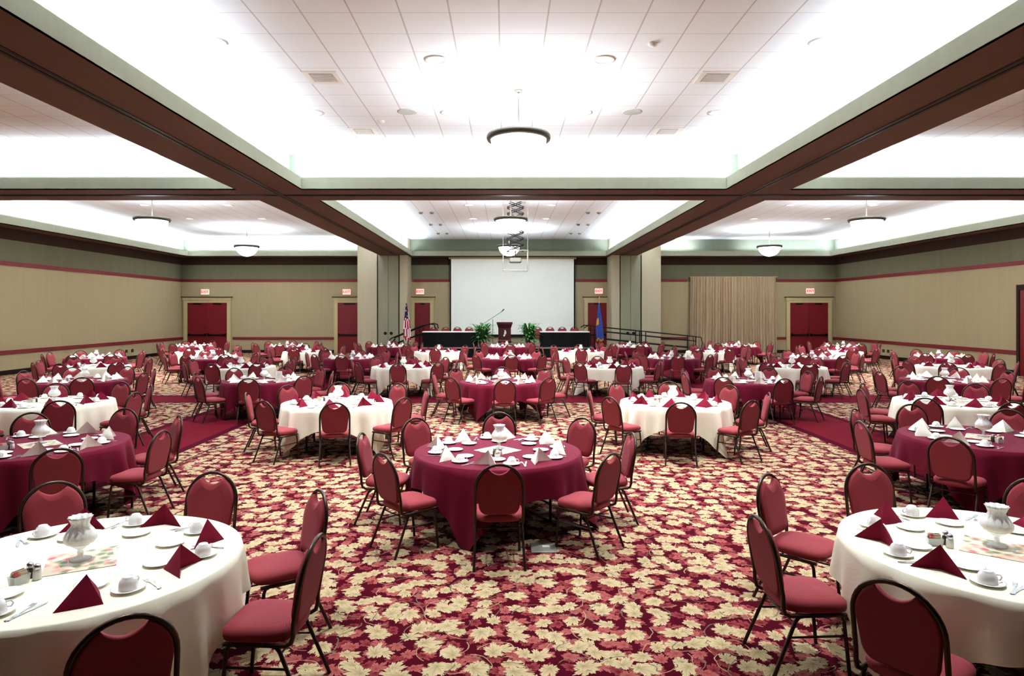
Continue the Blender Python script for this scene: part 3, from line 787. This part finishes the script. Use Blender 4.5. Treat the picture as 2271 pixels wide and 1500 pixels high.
def cup_handle(m): return m.tube([(.048,0,.018),(.066,0,.016),(.074,0,.031),(.066,0,.045),(.042,0,.046)], .0042, 6)
def make_cup():
    t = thing('coffee_cup', 'x', 'cup'); cup_body(MB()).build('cup_bowl', M['china'], t); cup_handle(MB()).build('handle', M['china'], t); return t
def make_cup_far(): return tag(cup_handle(cup_body(MB())).build('coffee_cup', M['china']), 'x', 'cup')
def make_saucer(): return tag(MB().lathe([(.001,0),(.05,0),(.055,.004),(.086,.014),(.088,.017),(.083,.017),(.053,.0085),(.001,.0075)], 22, cap=False).build('saucer', M['china']), 'x', 'saucer')
def make_plate(): return tag(MB().lathe([(.001,0),(.052,0),(.056,.003),(.088,.013),(.09,.016),(.085,.016),(.054,.007),(.001,.006)], 24, cap=False).build('bread_plate', M['china']), 'x', 'plate')
def flat(m, pts, w0, z):
    L = [(-w, y, z) for (y, w) in pts]; Rr = [(w, y, z) for (y, w) in pts]
    m.loft([L, Rr], 0, False, False, False); m.loft([[(x, y, z+.003) for x, y, z in L], [(x, y, z+.003) for x, y, z in Rr]], 0, True, False, False)
    m.loft([Rr, [(x, y, z+.003) for x, y, z in Rr]], 0, False, False, False); m.loft([L, [(x, y, z+.003) for x, y, z in L]], 0, False, False, False); return m
def make_fork():
    m = MB(); flat(m, [(-.1,.006),(-.09,.009),(0,.004),(.035,.004),(.05,.011),(.06,.012)], 0, .001)
    for k in range(4): m.box(-.0115+k*.0065, -.0085+k*.0065, .058, .1, .001, .004)
    return tag(m.build('fork', M['steel']), 'x', 'fork')
def make_knife(): return tag(flat(MB(), [(-.115,.006),(-.1,.009),(-.01,.007),(0,.006),(.02,.010),(.08,.0095),(.112,.002)], 0, .001).build('knife', M['steel']), 'x', 'knife')
def make_lamp():
    t = thing('table_lamp', 'x', 'lamp')
    MB().lathe([(.001,0),(.06,0),(.062,.006),(.03,.016),(.014,.03),(.018,.045),(.013,.06),(.03,.075),(.05,.088),(.052,.094),(.001,.094)], 20, cap=False).build('lamp_foot', M['glass'], t)
    wob = lambda r, z, a: r*(1+(.10*max(0, (z-.2)/.06))*math.cos(11*a)) if z > .2 else r*(1+.02*math.cos(22*a))
    MB().lathe([(.045,.094),(.074,.104),(.09,.125),(.089,.15),(.074,.18),(.056,.205),(.048,.222),(.055,.25),(.064,.268),(.06,.268),(.046,.228)], 44, wob=wob, cap=False).build('lamp_shade', M['shade'], t)
    return t
def make_lamp_far():
    m = MB(); m.lathe([(.06,0),(.03,.016),(.015,.04),(.03,.075),(.05,.09)], 10, 1); m.lathe([(.045,.094),(.084,.125),(.064,.178),(.042,.215),(.058,.255)], 12, 0)
    return tag(m.build('table_lamp', [M['shade'], M['glass']]), 'x', 'lamp')
def make_mat(): return tag(MB().bevbox(-.19,.19,-.19,.19,0,.004,.001).build('floral_mat', M['floral']), 'x', 'table mat')
def make_shaker(fill):
    def f():
        t = thing('salt_shaker' if fill == 'salt' else 'pepper_shaker', 'x', 'shaker')
        MB().lathe([(.001,0),(.021,0),(.023,.004),(.022,.05),(.017,.062),(.001,.062)], 14, cap=False).build('jar', M[fill], t)
        MB().lathe([(.0175,.06),(.019,.064),(.018,.08),(.012,.088),(.001,.089)], 14, cap=False).build('cap', M['steel'], t)
        return t
    return f
def make_caddy():
    t = thing('sugar_caddy', 'x', 'sugar caddy')
    m = MB(); m.loft([[(a*w, b*dd, z) for a, b in ((-1,-1),(1,-1),(1,1),(-1,1))] for w, dd, z in ((.04,.026,0),(.046,.031,.05),(.043,.028,.05),(.038,.024,.004))]); m.build('holder', M['glass'], t)
    m = MB()
    for k in range(7): m.box(-.034, .034, -.022+k*.0062, -.019+k*.0062, .006, .066+.006*(k % 3))
    p = m.build('sugar_packets', M['packet'], t); p['kind'] = 'stuff'
    return t
def make_card():
    t = thing('menu_card', 'x', 'menu card')
    m = MB(); m.loft([[(-.075,-.035,0),(.075,-.035,0)],[(-.075,0,.2),(.075,0,.2)],[(-.075,.035,0),(.075,.035,0)]], 0, False, False, False); m.build('card', M['paper'], t)
    m = MB()
    for k in range(6): z = .05+k*.022; y = -.035+.035*z/.2-.0012; m.quad((-.05,y,z),(.05-.012*(k%3),y,z),(.05-.012*(k%3),y+.0007,z+.005),(-.05,y+.0007,z+.005))
    m.build('printed_lines', M['slot'], t); return t
NAP = {c: napkin_mb().mesh('napkin', [M['nap'+c]]) for c in ('cream', 'burg')}
def make_napkin(c):
    def f():
        o = bpy.data.objects.new('napkin', NAP[c]); COL.objects.link(o); return tag(o, 'x', 'napkin')
    return f
FULL = 24.0       # beyond this distance chairs and cups are too small to show parts
counts = {}
for ri, (cl, tabs) in enumerate(ROWS):
    for ti, (tx, ty, ph) in enumerate(tabs):
        rnd = random.Random(ri*31+ti)
        cname = 'cream' if cl == 'cream' else 'burgundy'
        T = '%s %s %s table' % (ORD[ri], POSN[len(tabs)][ti], cname)
        rot = R(ph) + rnd.uniform(-.5, .5) if (ri, ti) != (1, 1) else R(28)
        place('table', make_table, (tx, ty, 0), rot, 'round banquet table hidden under the cloth of the ' + T, 'round banquet tables')
        o = bpy.data.objects.new('tablecloth', CLOTHS[cl][rnd.randrange(3)]); COL.objects.link(o); o.location = (tx, ty, 0); o.rotation_euler = (0,0,rot)
        tag(o, '%s square tablecloth draped over the %s' % (cname, T), 'tablecloth', '%s tablecloths' % cname)
        near = ty < 12; mid = ty < 20
        # chairs and place settings
        for k in range(8):
            j = rnd.uniform(-3, 3) if (ri, ti) != (1, 1) else rnd.uniform(-1, 1)
            a = R(ph+45*k+j); D = DIRS[k]
            rad = rnd.uniform(1.19, 1.26)
            if ri == 0: a += R({(0,1):3.5,(1,7):-3}.get((ti,k), 0)); rad += .05*ti
            cx, cy = tx+rad*math.sin(a), ty-rad*math.cos(a)
            yaw = a + R(rnd.uniform(-5, 5))
            if inframe(cx, cy, (0, .5, .96)) and not (cy > 30.3 and abs(cx) < 4.6 and False):
                f = cy < FULL
                place('chair' if f else 'chairfar', chair_full if f else chair_far, (cx, cy, 0), yaw, 'burgundy banquet chair at the %s seat of the %s' % (D, T), 'banquet chairs at the round tables')
                counts['chair'] = counts.get('chair', 0)+1
            def at(r, da): return (tx+r*math.sin(a+da), ty-r*math.cos(a+da))
            jr = rnd.uniform(-.02, .02); nc = 'burg' if cl == 'cream' else 'cream'; nn = 'burgundy' if nc == 'burg' else 'cream'
            zt = HT+.001
            sx_, sy_ = at(.70+jr, .20)
            if inframe(sx_, sy_, (HT,), .05):
                S_ = '%s seat, %s' % (D, T)
                nx, ny = at(.70, -.12+rnd.uniform(-.03, .03))
                place('nap'+nc, make_napkin(nc), (nx, ny, zt), a+PI*rnd.choice((0, 0, 1))+rnd.uniform(-.7, .7), '%s linen napkin folded into a peak at the %s' % (nn, S_), 'folded %s napkins' % nn)
                place('saucer', make_saucer, (sx_, sy_, zt), a, 'white saucer under the cup at the %s' % S_, 'saucers')
                place('cup' if near else 'cupfar', make_cup if near else make_cup_far, (sx_, sy_, zt+.0085), a+rnd.uniform(-1, 1), 'white coffee cup upside down on its saucer at the %s' % S_, 'coffee cups')
                if mid:
                    qx, qy = at(.49+jr, -.02)
                    place('plate', make_plate, (qx, qy, zt), a, 'small white bread plate towards the centre at the %s' % S_, 'bread plates')
                if near:
                    fx, fy = at(.71, .37); place('fork', make_fork, (fx, fy, zt), a+.2, 'steel fork beside the cup at the %s' % S_, 'forks')
                    fx, fy = at(.71, .405); place('knife', make_knife, (fx, fy, zt), a-.1, 'steel knife beside the fork at the %s' % S_, 'knives')
                counts['nap'] = counts.get('nap', 0)+1
        # centrepiece
        zt = HT+.001; lx, ly = tx+rnd.uniform(-.04, .04), ty+rnd.uniform(0, .08)
        if inframe(lx, ly, (HT,), .1):
            q = rnd.uniform(0, 1.5) if (ri, ti) != (1, 1) else PI/4
            if mid: place('mat', make_mat, (tx, ty, zt), q, 'square floral printed mat in the middle of the ' + T, 'floral centre mats')
            place('lamp' if mid else 'lampfar', make_lamp if mid else make_lamp_far, (lx, ly, zt+(.0045 if mid else 0)), q, 'crimped white glass hurricane lamp in the middle of the ' + T, 'table lamps')
            if mid:
                b = q+rnd.uniform(2, 4) if (ri, ti) != (1, 1) else -PI/2
                c_, s_ = math.cos(b), math.sin(b)
                place('salt', make_shaker('salt'), (tx+.29*c_-.03*s_, ty+.29*s_+.03*c_, zt), 0, 'glass salt shaker near the centre of the ' + T, 'salt shakers')
                place('pepper', make_shaker('pepper'), (tx+.29*c_+.03*s_, ty+.29*s_-.03*c_, zt), 0, 'glass pepper shaker near the centre of the ' + T, 'pepper shakers')
                place('caddy', make_caddy, (tx+.37*c_, ty+.37*s_, zt), b, 'glass caddy of sugar packets near the centre of the ' + T, 'sugar caddies')
            if ri == 3 and ti in (1, 3):
                place('card', make_card, (tx+.28, ty+.1, zt), -.15, 'white standing menu card on the ' + T, 'menu cards')
print('COUNTS', counts)
# chairs behind the head tables
for sx, x0 in ((-1, -3.62), (1, 1.62)):
    for k in range(4):
        x = x0+.6*k if sx < 0 else x0+.05+.62*k
        place('chairfar', chair_far, (x, 33.0, SZ), PI, 'burgundy chair behind the %s head table, %s from the left' % ('left' if sx < 0 else 'right', ('first','second','third','fourth')[k]), 'chairs behind the head tables')

# floor box by the front table
t = thing('floor_box', 'brushed metal floor power box in the carpet by the front table', 'floor box', (.375, 6.37, 0))
MB().bevbox(-.125,.125,-.13,.13,.0,.012,.004).build('lid', M['grey'], t)
m = MB(); m.box(-.01,.06,.03,.045,.012,.014); m.box(-.01,.06,.0,.015,.012,.014); m.build('slots', M['white'], t)

# ------------------------------------------------------------------ lights
def strip(x, y, length, along, tilt, e):
    L = bpy.data.lights.new('cove_light', 'AREA'); L.shape = 'RECTANGLE'; L.energy = e*length; L.color = (.87, .99, 1.12)
    L.size = length if along == 'x' else .12; L.size_y = .12 if along == 'x' else length
    o = bpy.data.objects.new('cove_light', L); COL.objects.link(o); o.location = (x, y, ZB+.24)
    o.rotation_euler = (PI-tilt, 0, 0) if along == 'x' else (0, PI+tilt, 0)
EC = 19; TI = R(-32)
for yi, (y0, y1) in enumerate(YS):
    for xi, (x0, x1) in enumerate(XS):
        off = .16
        ya = max(y0, 3.0)
        strip(x0-off, (ya+y1)/2, y1-ya, 'y', -TI, EC); strip(x1+off, (ya+y1)/2, y1-ya, 'y', TI, EC)
        if yi: strip((x0+x1)/2, y0-off, x1-x0, 'x', -TI, EC)
        if not (yi == 1 and xi == 1):
            if yi == 1 and xi == 2: strip(9.0, y1+off, 3.2, 'x', TI, EC); strip(15.4, y1+off, 4.5, 'x', TI, EC*.6)
            else: strip((x0+x1)/2, y1+off, x1-x0, 'x', TI, EC)

def spot(x, y, e):  # lamps of the downlights, plus extra spots added to brighten the tables
    L = bpy.data.lights.new('downlight_or_fill_lamp', 'SPOT'); L.energy = e; L.spot_size = R(82); L.spot_blend = .9; L.shadow_soft_size = .12; L.color = (.95, 1, 1.05)
    o = bpy.data.objects.new('downlight_or_fill_lamp', L); COL.objects.link(o); o.location = (x, y, ZC-.05)
ES = 500
for y, e in ((7.4, .8), (10.6, .9), (13.4, 1)):  # first pair is added out of view, without fixtures
    for x in (-1.12, 1.6): spot(x, y, ES*e)
for y in (6.0, 10.4, 14.4):  # added fill spots in the side bays, no fixtures there
    for x in (-13.8, -10.4, 11.0, 14.2): spot(x, y, ES)
for x in (-2.6, 3.1): spot(x, 4.9, ES*.85)  # unseen pair added to light the front tables from above
for y in (8.6, 12.5):
    for x in (-4.4, 4.8): spot(x, y, ES*.8)
for bx in (.2, -12.2, 12.5):
    for dx in (-1.6, 1.6):
        for y in (21.6, 25, 28.6): spot(bx+dx, y, ES)
w = bpy.data.worlds.new('world'); bpy.context.scene.world = w; w.use_nodes = True
w.node_tree.nodes['Background'].inputs[0].default_value = (.9, .88, .82, 1); w.node_tree.nodes['Background'].inputs[1].default_value = .3

# ------------------------------------------------------------------ camera
cam = bpy.data.cameras.new('camera'); co = bpy.data.objects.new('camera', cam); COL.objects.link(co)
co.location = (0, 0, H0); co.rotation_euler = (PI/2, 0, 0)
cam.sensor_width = 36; cam.lens = 1450/2271*36; cam.shift_x = (1135.5-1120)/2271; cam.shift_y = -(750-693)/2271
cam.clip_start = .05; cam.clip_end = 200
sc = bpy.context.scene; sc.camera = co
sc.view_settings.view_transform = 'Standard'; sc.view_settings.look = 'Medium High Contrast'; sc.view_settings.exposure = 1.06
sc.cycles.max_bounces = 6; sc.cycles.diffuse_bounces = 5; sc.cycles.glossy_bounces = 2; sc.cycles.transmission_bounces = 2; sc.cycles.transparent_max_bounces = 6
sc.cycles.caustics_reflective = False; sc.cycles.caustics_refractive = False
sc.cycles.use_denoising = True; sc.cycles.use_adaptive_sampling = True; sc.cycles.adaptive_threshold = .015
